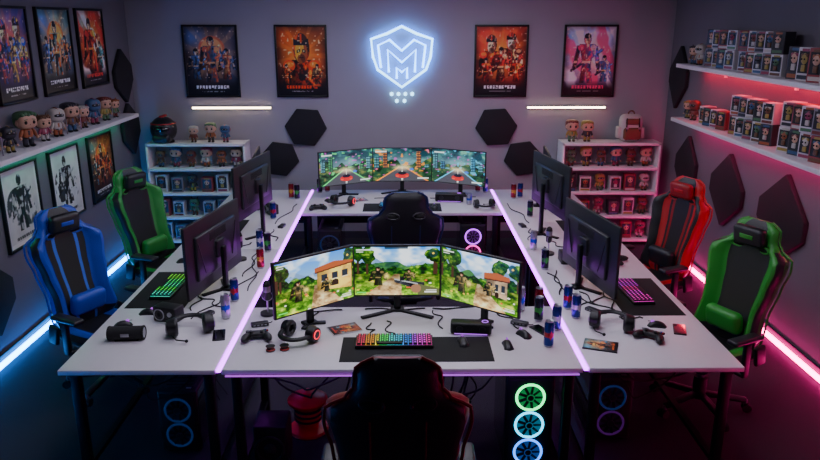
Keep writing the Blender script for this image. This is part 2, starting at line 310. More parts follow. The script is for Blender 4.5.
# ---------------- CHAIR
def interp(t,pts):
    for (a,b),(c,d) in zip(pts,pts[1:]):
        if t<=c: k=(t-a)/(c-a); k=k*k*(3-2*k); return b+(d-b)*k
    return pts[-1][1]
def ss(x,a,b): x=max(0,min(1,(x-a)/(b-a))); return x*x*(3-2*x)
def chair(x,y,rot,A,A2=None,h=.88,pillow=True,style=0):
    A2=A2 or leather; b=B('gaming_chair')
    wp=[(0,.225),(.1,.25),(.3,.235),(.5,.262),(.68,.292),(.75,.285),(.81,.2),(.86,.17),(.94,.165),(.985,.13),(1,.09)]
    N=40; K=22
    def cen(s): return (-.20-.19*s-.03*math.sin(s*3.14), .47+h*s)
    secs=[]
    for i in range(N+1):
        s=i/N; w=interp(s,wp); yc,z=cen(s); loop=[]; e=min(1,math.sqrt(max(.05,min(s,1-s)*14)))
        bol=.075*(1-ss(s,.72,.84))*ss(s,-.05,.15)+.02
        for k in range(K+1):
            t=-1+2*k/K; f=(.035*(1-abs(t)**6)+bol*ss(abs(t),.5,.85)*(1-ss(abs(t),.93,1.05)*.5))*e
            loop.append(Vector((t*w,yc+f,z)))
        for k in range(K-1,0,-1):
            t=-1+2*k/K; loop.append(Vector((t*w,yc-(.045*(1-abs(t)**4))*e,z)))
        secs.append(loop)
    def mf(i,j):
        s=i/N
        if j<K:
            t=abs(-1+2*(j+.5)/K)
            if style==0:
                if .5<t<.93 and .08<s<.78: return A
                if s>=.78 and t>.55 : return A
                if s>.92: return leather
            else:
                if .42<t<.62 and s<.8: return A
                if t>.9: return A
                if s>=.84 and t>.6: return A
            if .28<t<.36 and s<.8: return A2
            return leather
        t=abs(-1+2*(2*K-j-.5)/K)
        return A if (t>.88) else leather
    b.loft(secs,mf)
    for sx in (-1,1):
        pts=[]
        for i in range(0,N+1): s=i/N; yc,z=cen(s); pts.append((sx*interp(s,wp)*1.005,yc-.004,z))
        b.tube(pts,.0075,A,6)
        yc,z=cen(.79)
        for dy in (.042,-.05):
            b.tor((sx*.1,yc+dy,z),.048,.007,A if dy>0 else blk2,(math.pi/2-.2,0,sx*.25),sy=.5); b.sph((sx*.1,yc+dy*.9,z),(.044,.01,.022),rubber,(-.2,0,0))
    for xx in (-.11,.11): b.tube([(xx,cen(s)[0]-.046,cen(s)[1]) for s in [.05+.065*i for i in range(11)]],.004,A)
    if pillow:
        yc,z=cen(.88); b.box((0,yc+.075,z),(.24,.07,.14),leather if style==0 else A2,.034,(-.2,0,0),4)
        b.box((0,yc+.112,z),(.1,.006,.03),A,.002,(-.2,0,0))
        yc,z=cen(.2); b.box((0,yc+.1,z),(.28,.09,.16),A if style==0 else leather,.042,(-.2,0,0),4)
    secs=[]
    M2=16
    for i in range(M2+1):
        s=i/M2; yy=-.27+.53*s; w=.235+.035*math.sin(s*3.1); e=min(1,math.sqrt(max(.04,min(s,1-s)*9))); zc=.43-.02*ss(s,.85,1); loop=[]
        for k in range(K+1):
            t=-1+2*k/K; loop.append(Vector((t*w,yy,zc+(.05*(1-abs(t)**6)+.04*ss(abs(t),.5,.85)*(1-ss(abs(t),.93,1.05)*.6))*e)))
        for k in range(K-1,0,-1): t=-1+2*k/K; loop.append(Vector((t*w,yy,zc-.05*(1-abs(t)**4)*e)))
        secs.append(loop)
    b.loft(secs,lambda i,j:(A if (j<K and .5<abs(-1+2*(j+.5)/K)<.92) else leather))
    for sx in (-1,1):
        b.box((sx*.275,-.2,.47),(.03,.09,.14),blk,.012,(-.15,0,0))
        b.box((sx*.3,.0,.4),(.06,.07,.025),blk,.008); b.box((sx*.325,0,.5),(.035,.055,.24),blk,.012)
        b.box((sx*.315,.02,.645),(.085,.25,.035),blk2,.015,seg=3)
    b.box((0,-.02,.36),(.22,.28,.05),blk,.012); b.cyl((0,0,.24),.028,.22,silver); b.cyl((0,0,.16),.045,.16,blk)
    for k in range(5):
        a=k*2*math.pi/5+.3; c,s_=math.cos(a),math.sin(a)
        b.box((c*.165,s_*.165,.1),(.3,.05,.035),blk2,.012,(0,.1,a))
        b.cyl((c*.31,s_*.31,.065),.012,.05,silver,seg=8)
        for q in (-1,1): b.cyl((c*.32-s_*.018*q,s_*.32+c*.018*q,.031),.03,.02,rubber,rot=(math.pi/2,0,a))
    return b.done((x,y,0),(0,0,rot))
aB=acc('blue',C(28,70,190)); aG=acc('green',C(40,145,60)); aR=acc('red',C(190,28,34)); aDR=acc('darkred',C(120,20,26)); aN=acc('navy',C(34,44,100))
aG2=acc('bright_green',C(50,155,50))
R=math.radians
chair(-.02,2.88,0,aDR,leather,.9,style=1)
chair(.0,5.7,R(4),aN,leather,.88,style=1)
chair(-2.15,4.84,R(-118),aB,acc('lightblue',C(60,110,220)),.84)
chair(-2.1,6.18,R(-114),aG,leather,.86)
chair(2.1,5.82,R(114),aR,acc('red2',C(150,20,26)),.84,style=1)
chair(2.06,4.47,R(116),aG2,leather,.84)
# ---------------- MONITORS
def monitor(x,y,rot,w,h,zb,fn=None,nx=120,m=SCREEN,foot=.5,tilt=0,back=None,nk=.07):
    b=B('computer_monitor'); zc=zb-.75+h/2
    b.box((0,0,zc),(w,.022,h),blk,.004,(tilt,0,0)); b.box((0,.02,zc),(w*.72,.03,h*.62),blk2,.01,(tilt,0,0))
    b.box((0,.045,zc),(.12,.03,.12),blk,.006)
    b.tor((0,.037,zc),.075,.004,back or blk2,(math.pi/2,0,0))
    for k in (-1,1): b.box((k*w*.3,.037,zc),(.008,.004,h*.5),back or blk2,rot=(0,k*.35,0))
    for k in range(7): b.box((0,.037,zc+h*.17+k*.008),(w*.3,.004,.003),rubber)
    b.box((0,.07,(zc)/2+.01),(.045,.03,zc),blkmetal,.006)
    for k in (-1,1):
        L=foot*.5; b.box((k*L*.45,.07-L*.28,.008),(L*1.1,.035,.014),blkmetal,.004,(0,0,-k*.55))
    b.box((0,.075,.01),(.09,.08,.018),blkmetal,.005)
    o=b.done((x,y,.75),(0,0,rot))
    if fn: flat('display_panel',w-.018,h-.018,nx,fn,m,(0,-.0125,zc),(0,0,0),o)
    return o
monitor(-.035,4.37,0,.57,.35,.88,land(12,None),220,foot=.5)
monitor(-.54,4.165,R(39),.585,.36,.88,land(5,(.52,.97,.66,(238,192,90)),False),220,foot=.18)
monitor(.475,4.165,R(-39),.585,.36,.88,land(21,(.6,.86,.58,(176,150,120)),False),220,foot=.18)
monitor(0,7.83,0,.66,.38,.88,night(3,(255,150,50)),130,DIMSCREEN)
monitor(-.61,7.68,R(28),.64,.38,.88,night(14,(90,220,120)),130,DIMSCREEN,foot=.3)
monitor(.61,7.68,R(-28),.64,.38,.88,night(25,(80,190,230)),130,DIMSCREEN,foot=.3)
pa=led('purple_dim',(.5,.12,1),1.5)
for s in (-1,1):
    monitor(s*1.33,4.86,R(s*101),.86,.5,.815,land(31+s),60,foot=.36)
    monitor(s*1.31,6.2,R(s*100),.86,.47,.97,night(41+s,(200,90,255)),60,foot=.36)
    monitor(s*1.47,7.2,R(s*84),.66,.4,.93,night(47+s,(80,190,255)),50,foot=.3)
# ---------------- peripherals
import colorsys
def keyboard(x,y,rot,hues,w=.44,n=16,es=1.5):
    b=B('mechanical_keyboard'); d=.15; b.box((0,0,.012),(w,d,.022),blk,.004)
    ms=[led('key_%d_%d'%(int(h*360),int(es*10)),colorsys.hsv_to_rgb(h%1,.97,1),es) for h in hues]
    kw=(w-.02)/n; nb=len(ms)
    for q in range(nb): b.box((-w/2+.01+(w-.02)*(q+.5)/nb,0,.0235),((w-.02)/nb,d-.016,.002),ms[q])
    for r in range(5):
        for c in range(n):
            mm=ms[min(nb-1,int(c/n*nb))]
            if r==0 and 4<=c<=9:
                if c>4: continue
                b.box((-w/2+.01+kw*7,-d/2+.02,.03),(kw*5.6,.024,.012),blk); continue
            X=-w/2+.01+kw*(c+.5); Y=-d/2+.02+r*.0275
            b.box((X,Y,.03),(kw*.9,.025,.012),blk,taper=.92); b.box((X,Y+.002,.0363),(kw*.34,.008,.001),mm)
    return b.done((x,y,.7535),(0,0,rot))
def mousepad(x,y,rot,w,d):
    b=B('mouse_pad'); b.box((0,0,.0015),(w,d,.003),fabric,.001); return b.done((x,y,.75),(0,0,rot))
def mouse(x,y,rot,m=None,z=.75):
    b=B('gaming_mouse'); secs=[]
    for i in range(9):
        s=i/8; yy=-.06+.12*s; w=(.032-.006*math.sin(s*3.14))*min(1,math.sqrt(max(.03,min(s,1-s)*8))); hh=.038*math.sin(.35+s*2.3)*min(1,math.sqrt(max(.05,min(s,1-s)*6)))
        secs.append([Vector((w*math.cos(a),yy,max(0,hh*math.sin(a)))) for a in [math.pi*k/8 for k in range(9)]]+[Vector((0,yy,0))])
    b.loft(secs,lambda i,j:blk2); b.cyl((0,.03,.033),.011,.007,m or dim,rot=(0,math.pi/2,0)); b.box((0,.035,.034),(.002,.045,.004),rubber)
    return b.done((x,y,z),(0,0,rot))
def headset(x,y,rot,glowm=None,sc=1,z=.75):
    b=B('gaming_headset'); b.M=Matrix.Scale(sc,4)
    b.tor((0,.02,.055),.1,.011,blk,seg=18,a0=.0,a1=math.pi,sy=1.15); b.tor((0,.02,.055),.088,.009,blk2,seg=18,a0=.15,a1=math.pi-.15,sy=1.15)
    for k in (-1,1):
        b.cyl((k*.102,-.01,.055),.05,.035,blk,r2=.042,rot=(0,k*math.pi/2,0)); b.tor((k*.078,-.01,.055),.037,.015,leather,(0,math.pi/2,0),seg=18)
        b.cyl((k*.122,-.01,.055),.026,.004,blk2,rot=(0,math.pi/2,0)); b.tor((k*.123,-.01,.055),.026,.003,glowm or silver,(0,math.pi/2,0))
    b.tube([(-.1,-.05,.03),(-.08,-.1,.02),(-.03,-.12,.015)],.004,blk); b.sph((-.03,-.12,.015),.009,rubber)
    return b.done((x,y,z),(0,0,rot))
def controller(x,y,rot,m=None,z=.75):
    m=m or blk; b=B('game_controller'); b.box((0,.01,.028),(.12,.062,.036),m,.016,seg=4)
    for k in (-1,1):
        b.sph((k*.062,-.022,.024),(.026,.056,.023),m,(0,0,k*.35)); b.cyl((k*.03,-.008,.05),.009,.012,rubber,seg=12); b.sph((k*.03,-.008,.057),(.012,.012,.004),blk2)
        b.box((k*.05,.044,.034),(.035,.012,.016),blk2,.005)
    for a,cc in zip(range(4),(aR,aB,aG,aN)): b.cyl((.052+.011*math.cos(a*1.57),.018+.011*math.sin(a*1.57),.047),.005,.006,cc,seg=8)
    b.box((-.052,.018,.047),(.026,.008,.006),silver); b.box((-.052,.018,.047),(.008,.026,.006),silver)
    return b.done((x,y,z),(0,0,rot))
canc=[(C(30,50,130),C(170,40,50)),(C(40,44,60),C(60,170,70)),(C(180,180,195),C(40,80,200)),(C(150,40,50),C(210,170,60)),(C(40,50,130),C(200,200,210))]
def can(x,y,k,z=.75,hh=.165):
    a,c=canc[k%5]; m1=mat('can_a%d'%(k%5),a,.25,.6); m2=mat('can_b%d'%(k%5),c,.25,.6); b=B('energy_drink_can'); h=hh
    b.lathe([(.022,0),(.027,.008),(.029,.015),(.029,h*.4),(.029,h*.58),(.029,h-.02),(.024,h-.006),(.0245,h),(.021,h-.003)],[silver,silver,m1,m2,m1,m1,silver,silver],seg=18)
    b.box((0,.004,h),(.012,.02,.002),silver); b.prism([(-.012,.07),(.0,.05),(.012,.075),(.002,.11)],.002,m2,(0,-.0295,0))
    return b.done((x,y,z),(0,0,random.random()*.6))
def soundbar(x,y,rot,w=.3,h=.07,gm=None):
    b=B('desktop_soundbar'); b.box((0,0,h/2+.004),(w,.085,h),blk,.014,seg=3); b.box((0,-.043,h/2+.004),(w*.9,.004,h*.66),rubber)
    for k in (-1,1): b.cyl((k*w*.28,-.046,h/2+.004),h*.28,.006,blk2,rot=(math.pi/2,0,0)); b.box((k*w*.35,0,.003),(.04,.06,.006),rubber)
    b.tor((w*.34,0,h+.004),.018,.003,gm or pa); b.box((0,-.045,.012),(w*.8,.003,.004),gm or pa)
    return b.done((x,y,.75),(0,0,rot))
def speaker(x,y,rot,w=.17,h=.1,d=.1):
    b=B('desk_speaker'); b.box((0,0,h/2),(w,d,h),blk,.01,seg=3); b.cyl((-w*.2,-d/2,h/2),h*.36,.01,blk2,rot=(math.pi/2,0,0)); b.tor((-w*.2,-d/2-.004,h/2),h*.36,.004,silver,(math.pi/2,0,0))
    b.sph((-w*.2,-d/2-.003,h/2),(h*.16,.008,h*.16),rubber); b.cyl((w*.27,-d/2,h*.6),h*.16,.014,silver,rot=(math.pi/2,0,0)); return b.done((x,y,.75),(0,0,rot))
def portable(x,y,rot):
    b=B('portable_speaker'); b.cyl((0,0,.045),.042,.2,mat('speaker_mesh',C(34,34,38),.8,ns=400,bump=.4),rot=(0,math.pi/2,0))
    for k in (-1,1): b.tor((k*.1,0,.045),.037,.008,rubber,(0,math.pi/2,0)); b.cyl((k*.101,0,.045),.034,.006,silver,rot=(0,math.pi/2,0))
    b.box((0,-.041,.045),(.05,.004,.02),silver,.002); b.box((0,0,.004),(.14,.04,.008),rubber); return b.done((x,y,.75),(0,0,rot))
def magazine(x,y,rot,seed,pal,w=.17,d=.23):
    b=B('comic_magazine'); b.box((0,0,.004),(w,d,.007),shelfw); b.box((-w/2,0,.004),(.004,d,.009),blk2); o=b.done((x,y,.75),(0,0,rot))
    flat('cover',w-.004,d-.004,40,poster_art(seed,*pal,style=1),PRINT,(0,0,.0085),(-math.pi/2,0,0),o); return o
def hub(x,y,rot,cd=(.12,.1)):
    b=B('usb_hub'); b.box((0,0,.012),(.11,.05,.022),blk2,.006)
    for k in range(4): b.box((-.035+k*.023,-.026,.013),(.013,.004,.006),silver)
    b.tube([(.05,0,.012),(.07,.015,.006),(.08,.03,.005)],.003,blk); b.done((x,y,.75),(0,0,rot))
def phone(x,y,rot):
    b=B('smartphone'); b.box((0,0,.005),(.075,.155,.009),blk,.004,seg=3); b.box((0,0,.0098),(.068,.145,.0008),mat('phone_glass',C(14,16,24),.05,coat=1)); b.box((-.02,.055,.0103),(.018,.018,.001),blk2); b.done((x,y,.75),(0,0,rot))
def mic(x,y,rot):
    b=B('desk_microphone'); b.cyl((0,0,.008),.05,.016,blk2); b.cyl((0,0,.06),.006,.1,silver,seg=10); b.lathe([(.012,.1),(.024,.11),(.026,.16),(.026,.2),(.02,.225),(.008,.235)],[blk,blk,silver,rubber,rubber],seg=16); b.tor((0,0,.13),.034,.003,silver,(math.pi/2,0,0)); b.done((x,y,.75),(0,0,rot))
PAL=dict(orange=((110,44,22),(30,10,12),(250,140,50),(60,30,26),(215,60,25)),
 blue=((50,60,150),(26,18,60),(235,110,70),(30,70,160),(220,70,60)),
 dark=((50,54,78),(18,18,28),(225,160,100),(60,84,122),(200,90,60)),
 red=((170,50,40),(50,10,16),(255,150,60),(80,24,26),(235,50,40)),
 sky=((150,180,225),(90,50,90),(250,195,160),(60,80,150),(225,60,100)),
 teal=((80,140,150),(34,28,32),(250,160,80),(40,70,80),(230,100,40)))
# front desk
mousepad(.08,3.85,0,.88,.33); keyboard(-.05,3.92,0,[.98,.06,.14,.35,.48,.55,.62,.75,.85,.93],.46); mouse(.36,3.92,.1,z=.7535)
mouse(.62,3.88,.05); soundbar(.42,4.075,R(-6),.25,.075)
controller(-.88,4.0,.15); headset(-.62,3.99,R(150),ledRedS,1.0); magazine(-.36,4.13,R(-65),3,PAL['orange'],.13,.19)
for x,y in ((-.77,3.84),(-.69,3.85)):
    b=B('thumbstick_cap'); b.lathe([(.026,0),(.028,.008),(.022,.014),(.018,.02),(.026,.026),(.028,.03),(.02,.031)],[blk,aR,blk,blk,aR,blk],seg=16); b.done((x,y,.75))
for x,y,k in ((.86,3.88,0),(.87,4.26,1),(.78,4.43,2),(.9,4.42,3),(.955,4.12,4)): can(x,y,k)
mouse(.74,4.03,.5); hub(-.9,4.2,.3); hub(.74,4.2,-.5); phone(.86,4.1,.5); mic(-.88,4.38,0)
# left desk
mousepad(-1.66,4.85,0,.4,.72); keyboard(-1.66,4.85,R(-92),[.3,.36,.42,.33,.45],.44); mouse(-1.67,4.4,-1.5)
portable(-1.66,4.0,.05); headset(-1.3,4.08,R(20),silver,1.15); speaker(-1.5,4.3,R(-20)); mouse(-1.76,4.2,R(-70),z=.75)
can(-1.14,4.32,2); can(-1.15,4.62,0); mouse(-1.74,5.45,R(-80)); can(-1.1,5.3,3); can(-1.12,5.72,1); can(-1.2,5.8,4); phone(-1.12,4.05,.2); hub(-1.28,4.36,.9); mic(-1.3,5.5,1)
mousepad(-1.66,6.35,0,.38,.7); keyboard(-1.66,6.3,R(-90),[.55,.6,.7,.8],.44); headset(-1.52,5.62,R(70),None,1.0); controller(-1.72,7.0,R(-80))
can(-1.2,7.6,3); can(-1.13,7.55,1); can(-1.25,6.75,0); hub(-1.12,6.45,1.4); speaker(-1.3,6.95,R(-60),.14,.1)
# right desk
mousepad(1.65,4.68,0,.4,.7); keyboard(1.62,4.72,R(93),[.9,.83,.95,.78,.88],.44); mouse(1.6,4.16,1.4); headset(1.3,4.12,R(-20),silver,1.1)
magazine(1.17,3.88,R(70),8,PAL['teal'],.14,.2); controller(1.5,3.98,R(-40)); can(1.12,4.3,4); can(1.1,4.46,0); can(1.1,5.25,1); phone(1.72,4.1,-.3); hub(1.26,4.4,-.9); mic(1.2,5.62,1)
mousepad(1.66,6.3,0,.38,.7); keyboard(1.66,6.25,R(90),[.0,.95,.08],.44); mouse(1.67,5.8,1.5); controller(1.7,5.4,R(60)); headset(1.62,6.95,R(-80),None,1)
can(1.2,7.55,3); can(1.28,7.6,0); can(1.1,5.75,2); speaker(1.3,5.42,R(90),.14,.09); can(1.25,6.8,1); headset(1.46,5.65,R(-60),None,1); hub(1.12,6.45,-1.4)
# far desk
mousepad(0,7.17,0,.8,.33); keyboard(-.02,7.2,0,[.6,.55,.8,.9],.44); mouse(.33,7.15,0,z=.7535); soundbar(.5,7.42,R(-6),.3,.09); headset(-.62,7.25,R(160),ledRedS,1.05)
magazine(-.45,7.5,.4,11,PAL['sky'],.13,.18); controller(-.86,7.1,.2); mouse(-.78,7.42,.6); can(-.92,7.85,1); can(.93,7.85,4); can(.7,7.3,2,hh=.12); headset(.84,7.13,R(190),None,.9); can(-.84,7.9,3); can(.85,7.9,3)
# ---------------- PC towers
def pc(x,y,rot,w,h,d,cols,es=6,n=3):
    b=B('gaming_pc_tower'); b.box((0,d/2,h/2+.015),(w,d,h-.01),blk,.008); b.box((0,-.004,h/2+.015),(w-.03,.012,h-.05),rubber,.004)
    glass=mat('smoked_glass',C(16,16,22),.08,coat=.6)
    for k in (-1,1): b.box((k*(w/2+.001),d/2,h/2+.02),(.004,d-.03,h-.05),glass)
    b.box((0,d/2,h+.013),(w-.05,d-.08,.006),blk2,.002)
    for k in range(8): b.box((0,.07+k*(d-.14)/7,h+.018),(w-.08,.008,.003),rubber)
    r=min((h-.08)/n/2,w/2-.015)*.9
    for k in range(n):
        z=h-.05-(h-.08)/n*(k+.5)+.02; c=cols[k%len(cols)]
        nm='_%d_%d_%d_%d'%tuple([int(q*9) for q in c]+[int(es*100)])
        m=led('fan'+nm,c,es); m2=led('fanin'+nm,c,es*.05)
        b.tor((0,-.014,z),r,.0075,m,(math.pi/2,0,0)); b.cyl((0,-.009,z),r*.93,.004,m2,rot=(math.pi/2,0,0)); b.cyl((0,-.018,z),r*.28,.014,blk2,rot=(math.pi/2,0,0)); b.tor((0,-.024,z),r*.25,.003,m2,(math.pi/2,0,0))
        for q in range(9):
            a=q*2*math.pi/9; b.box((math.cos(a)*r*.58,-.016,z+math.sin(a)*r*.58),(r*.62,.004,r*.2),rubber,rot=(.5,-a,0))
    for sx in (-1,1):
        for sy in (.04,d-.04): b.cyl((sx*(w/2-.04),sy,.0075),.018,.015,rubber,seg=10)
    b.box((w*.28,.03,h+.016),(.03,.012,.004),silver); b.cyl((-w*.3,.03,h+.016),.007,.005,blk2,seg=10)
    return b.done((x,y,0),(0,0,rot))
cy=(.01,.6,1);gr=(.02,1,.25);bl=(.02,.2,1);pk=(1,.03,.5);pu=(.5,.05,1)
pc(.74,3.74,0,.28,.62,.46,[gr,cy,bl],4.2)
pc(-1.38,3.95,0,.24,.42,.44,[bl,bl,pu],.07,2); pc(1.32,4.05,0,.26,.44,.44,[bl,pu],.07,2)
pc(.72,7.02,0,.26,.6,.46,[pu,pk,bl],3); pc(-.74,7.02,0,.24,.55,.45,[bl,pu],.06,2)
b=B('subwoofer'); b.box((0,.1,.155),(.2,.2,.28),blk,.012); b.cyl((0,-.004,.15),.08,.012,rubber,rot=(math.pi/2,0,0)); b.tor((0,-.008,.15),.08,.008,blk2,(math.pi/2,0,0)); b.sph((0,-.004,.15),(.04,.02,.04),blk2)
for sx in (-1,1):
    for sy in (.03,.17): b.cyl((sx*.07,sy,.008),.015,.016,rubber)
b.done((-.79,3.76,0))
redm=mat('red_plastic',C(220,28,32),.35)
b=B('cable_reel'); b.lathe([(.12,0),(.13,.012),(.125,.03),(.05,.05),(.045,.09)],redm,seg=28); b.lathe([(.045,.05),(.07,.055),(.085,.1),(.085,.16),(.07,.2)],redm,seg=24)
b.lathe([(.05,.2),(.115,.205),(.13,.22),(.13,.235),(.11,.25),(.03,.255),(.03,.275),(.012,.28)],redm,seg=28)
for k in range(3): b.tor((0,0,.1+k*.035),.086,.008,rubber)
b.done((-.62,4.2,0))
# ---------------- cables
def cab(b,p0,p1,sag,r=.005,n=14,wob=.05,m=rubber):
    p0=Vector(p0);p1=Vector(p1); ph=random.random()*6; pts=[]
    for i in range(n+1):
        t=i/n; p=p0.lerp(p1,t); k=math.sin(math.pi*t); p.z-=sag*k; p.x+=wob*math.sin(t*7+ph)*k; p.y+=wob*math.cos(t*5+ph)*k; p.z=max(p.z,.75+.005 if min(p0.z,p1.z)>.74 else .008); pts.append(p)
    b.tube(pts,r,m,6)
b=B('underdesk_cables')
for i in range(18):
    x=random.uniform(-.35,.45); cab(b,(x,random.uniform(3.8,4.3),.685),(x+random.uniform(-.15,.15),random.uniform(3.85,4.3),random.choice([.01,.3])),random.uniform(.1,.3),.006,16,.05)
for i in range(14): cab(b,(random.uniform(-.3,.4),random.uniform(3.7,4.3),.012),(random.uniform(-.3,.4),random.uniform(3.7,4.4),.012),0,.006,18,.12)
cab(b,(-.4,3.7,.685),(-.75,3.73,.685),.2,.006); cab(b,(-.3,3.72,.685),(.1,3.72,.685),.12); cab(b,(.1,3.72,.685),(.55,3.72,.685),.18,.006); cab(b,(-.85,3.7,.685),(-.3,3.7,.685),.1,.006)
b.done()
for s in (-1,1):
    b=B('underdesk_cables')
    for i in range(12): cab(b,(s*random.uniform(1.2,1.7),random.uniform(4.5,5.3),.675),(s*random.uniform(1.2,1.7),random.uniform(4.55,5.3),.01),random.uniform(0,.2),.005,14,.04)
    cab(b,(s*1.2,3.75,.675),(s*1.6,3.75,.675),.17); cab(b,(s*1.25,3.75,.675),(s*1.7,3.75,.675),.09); b.done()
b=B('desktop_cables')
for p in [((.25,4.13),(.2,4.42)),((-.05,4.04),(-.1,4.25)),((.72,4.12),(.62,4.42)),((-.6,4.14),(-.55,4.42)),((-.8,4.44),(-.4,4.44)),((-.25,4.45),(.15,4.46)),((.2,4.46),(.68,4.45)),((-.2,4.05),(-.2,4.22)),
 ((-1.2,4.5),(-1.4,4.66)),((-1.24,4.6),(-1.1,5.2)),((-1.42,5.3),(-1.5,5.5)),((-1.2,5.65),(-1.2,5.1)),((-1.36,4.3),(-1.22,4.7)),((-1.4,4.44),(-1.42,4.75)),((-1.4,5.75),(-1.3,5.95)),((-1.1,4.8),(-1.18,5.6)),
 ((1.2,4.5),(1.4,4.66)),((1.24,4.6),(1.1,5.15)),((1.4,4.4),(1.25,4.75)),((1.4,5.5),(1.5,5.5)),((1.2,5.8),(1.2,5.7)),((1.45,4.25),(1.22,4.7)),((1.4,4.35),(1.42,4.75)),((1.4,5.75),(1.3,5.95)),((1.1,4.7),(1.18,5.2)),((1.55,4.28),(1.4,4.3)),
 ((1.1,6.0),(1.18,6.35)),((-1.1,6.0),(-1.18,6.35)),((-1.2,6.55),(-1.1,7.3)),((1.2,6.55),(1.1,7.3)),((.3,7.55),(.8,7.6)),((-.3,7.55),(.1,7.6)),((.1,7.42),(.25,7.65))]:
    cab(b,(*p[0],.756),(*p[1],.756),0,.0045,16,.035)
b.done()
# ---------------- posters
def poster(c,w,h,rotz,fn,name='framed_poster'):
    b=B(name); f=.022
    b.box((0,.0,h/2-f/2),(w,.03,f),frameM,.003); b.box((0,0,-h/2+f/2),(w,.03,f),frameM,.003)
    for k in (-1,1): b.box((k*(w/2-f/2),0,0),(f,.03,h-.01),frameM,.003)
    b.box((0,.008,0),(w-.01,.012,h-.01),blk); o=b.done(c,(0,0,rotz)); flat('print',w-2*f,h-2*f,110,fn,PRINT,(0,-.0,0),(0,0,0),o)
yb=YB-.016
poster((-2.2,yb,2.14),.63,.82,0,poster_art(1,*PAL['dark'],style=0,dk=1.35,sec=(80,120,190))); poster((-1.16,yb,2.14),.6,.82,0,poster_art(2,*PAL['orange'],style=1,dk=1.4,sec=(240,90,30)))
poster((1.15,yb,2.14),.62,.82,0,poster_art(4,*PAL['red'],style=2,dk=1.4,sec=(230,60,50))); poster((2.18,yb,2.14),.62,.82,0,poster_art(6,*PAL['sky'],style=3,dk=1.35,sec=(90,160,230)))
xl=-W+.016
for y,w,p,s,st,sec in ((5.98,.58,'blue',31,2,(240,190,80)),(6.75,.64,'teal',42,0,(80,120,220)),(7.53,.64,'red',53,3,(90,200,200))): poster((xl,y,2.33),w,.76,R(90),poster_art(s,*PAL[p],style=st,dk=1.45,sec=sec))
poster((xl,5.78,1.14),.6,.68,R(90),mono_art(3,(225,222,222),(34,50,50))); poster((xl,6.6,1.14),.6,.68,R(90),mono_art(9,(235,232,232),(20,20,24))); poster((xl,7.42,1.14),.6,.68,R(90),poster_art(77,*PAL['orange'],style=0,sec=(80,170,190)))
# ---------------- hex panels
def hexp(c,w,h,rotz,tw=0,k=.5):
    b=B('acoustic_hex_panel'); poly=[(0,h/2),(w/2,h/2*k),(w/2,-h/2*k),(0,-h/2),(-w/2,-h/2*k),(-w/2,h/2*k)]
    ct,st=math.cos(tw),math.sin(tw); poly=[(x*ct-z*st,x*st+z*ct) for x,z in poly]
    b.prism(poly,.045,foam,bev=.01); b.done(c,(0,0,rotz))
hexp((-1.14,YB-.024,1.38),.44,.48,0,R(25)); hexp((-1.47,YB-.024,1.0),.42,.44,0,R(20)); hexp((1.12,YB-.024,1.38),.44,.48,0,R(-25)); hexp((1.46,YB-.024,1.0),.42,.44,0,R(-20))
for y,z in ((8.24,2.0),(8.3,1.4)): hexp((-W+.024,y,z),.5,.6,R(90),.1,.3)
hexp((-W+.024,5.15,.55),.55,.6,R(90),0,.3)
for y,z,w,h in ((8.22,1.98,.5,.7),(7.75,1.06,.56,.68),(6.72,1.03,.68,.72),(5.68,1.03,.74,.76)): hexp((W-.024,y,z),w,h,R(-90),-.05,.22)
# ---------------- wall light bars & logo
for x in (-2.0,1.94):
    b=B('wall_light_bar'); b.box((0,.0,0),(.94,.03,.03),silver,.004); b.box((0,-.018,0),(.92,.012,.022),ledWarm,.003); b.done((x,YB-.016,1.61))
b=B('neon_logo_sign')
def pl(pts,closed,r,m,y): b.tube([(x,y,z) for x,z in pts],r,m,8,closed)
sh=[(0,.34),(.17,.26),(.35,.2),(.33,0),(.28,-.14),(0,-.34),(-.28,-.14),(-.33,0),(-.35,.2),(-.17,.26)]
rr=[([(-.24,-.12),(-.27,.13),(-.14,.19),(0,.07),(.14,.19),(.27,.13),(.24,-.12)],False),
 ([(-.15,-.17),(-.16,.08),(0,-.06),(.16,.08),(.15,-.17)],False),
 ([(-.06,-.24),(-.06,-.12),(0,-.17),(.06,-.12),(.06,-.24)],False)]
for pts,cl in [(sh,True)]+rr:
    pl(pts,cl,.014 if pts is sh else .0095,neonW,-.04); pl([(x*1.01,z*1.01) for x,z in pts],cl,.013,neonB,-.014)
for x,z in ((-.12,-.42),(-.04,-.42),(.04,-.42),(.12,-.42),(-.06,-.5),(.03,-.5)): b.cyl((x,-.02,z),.022,.03,neonW,rot=(math.pi/2,0,0),seg=6)
for x,z in ((.34,.19),(-.34,.19),(0,-.33)): b.cyl((x,-.0,z),.006,.04,silver,rot=(math.pi/2,0,0),seg=8)
b.done((0,YB-.02,2.19))
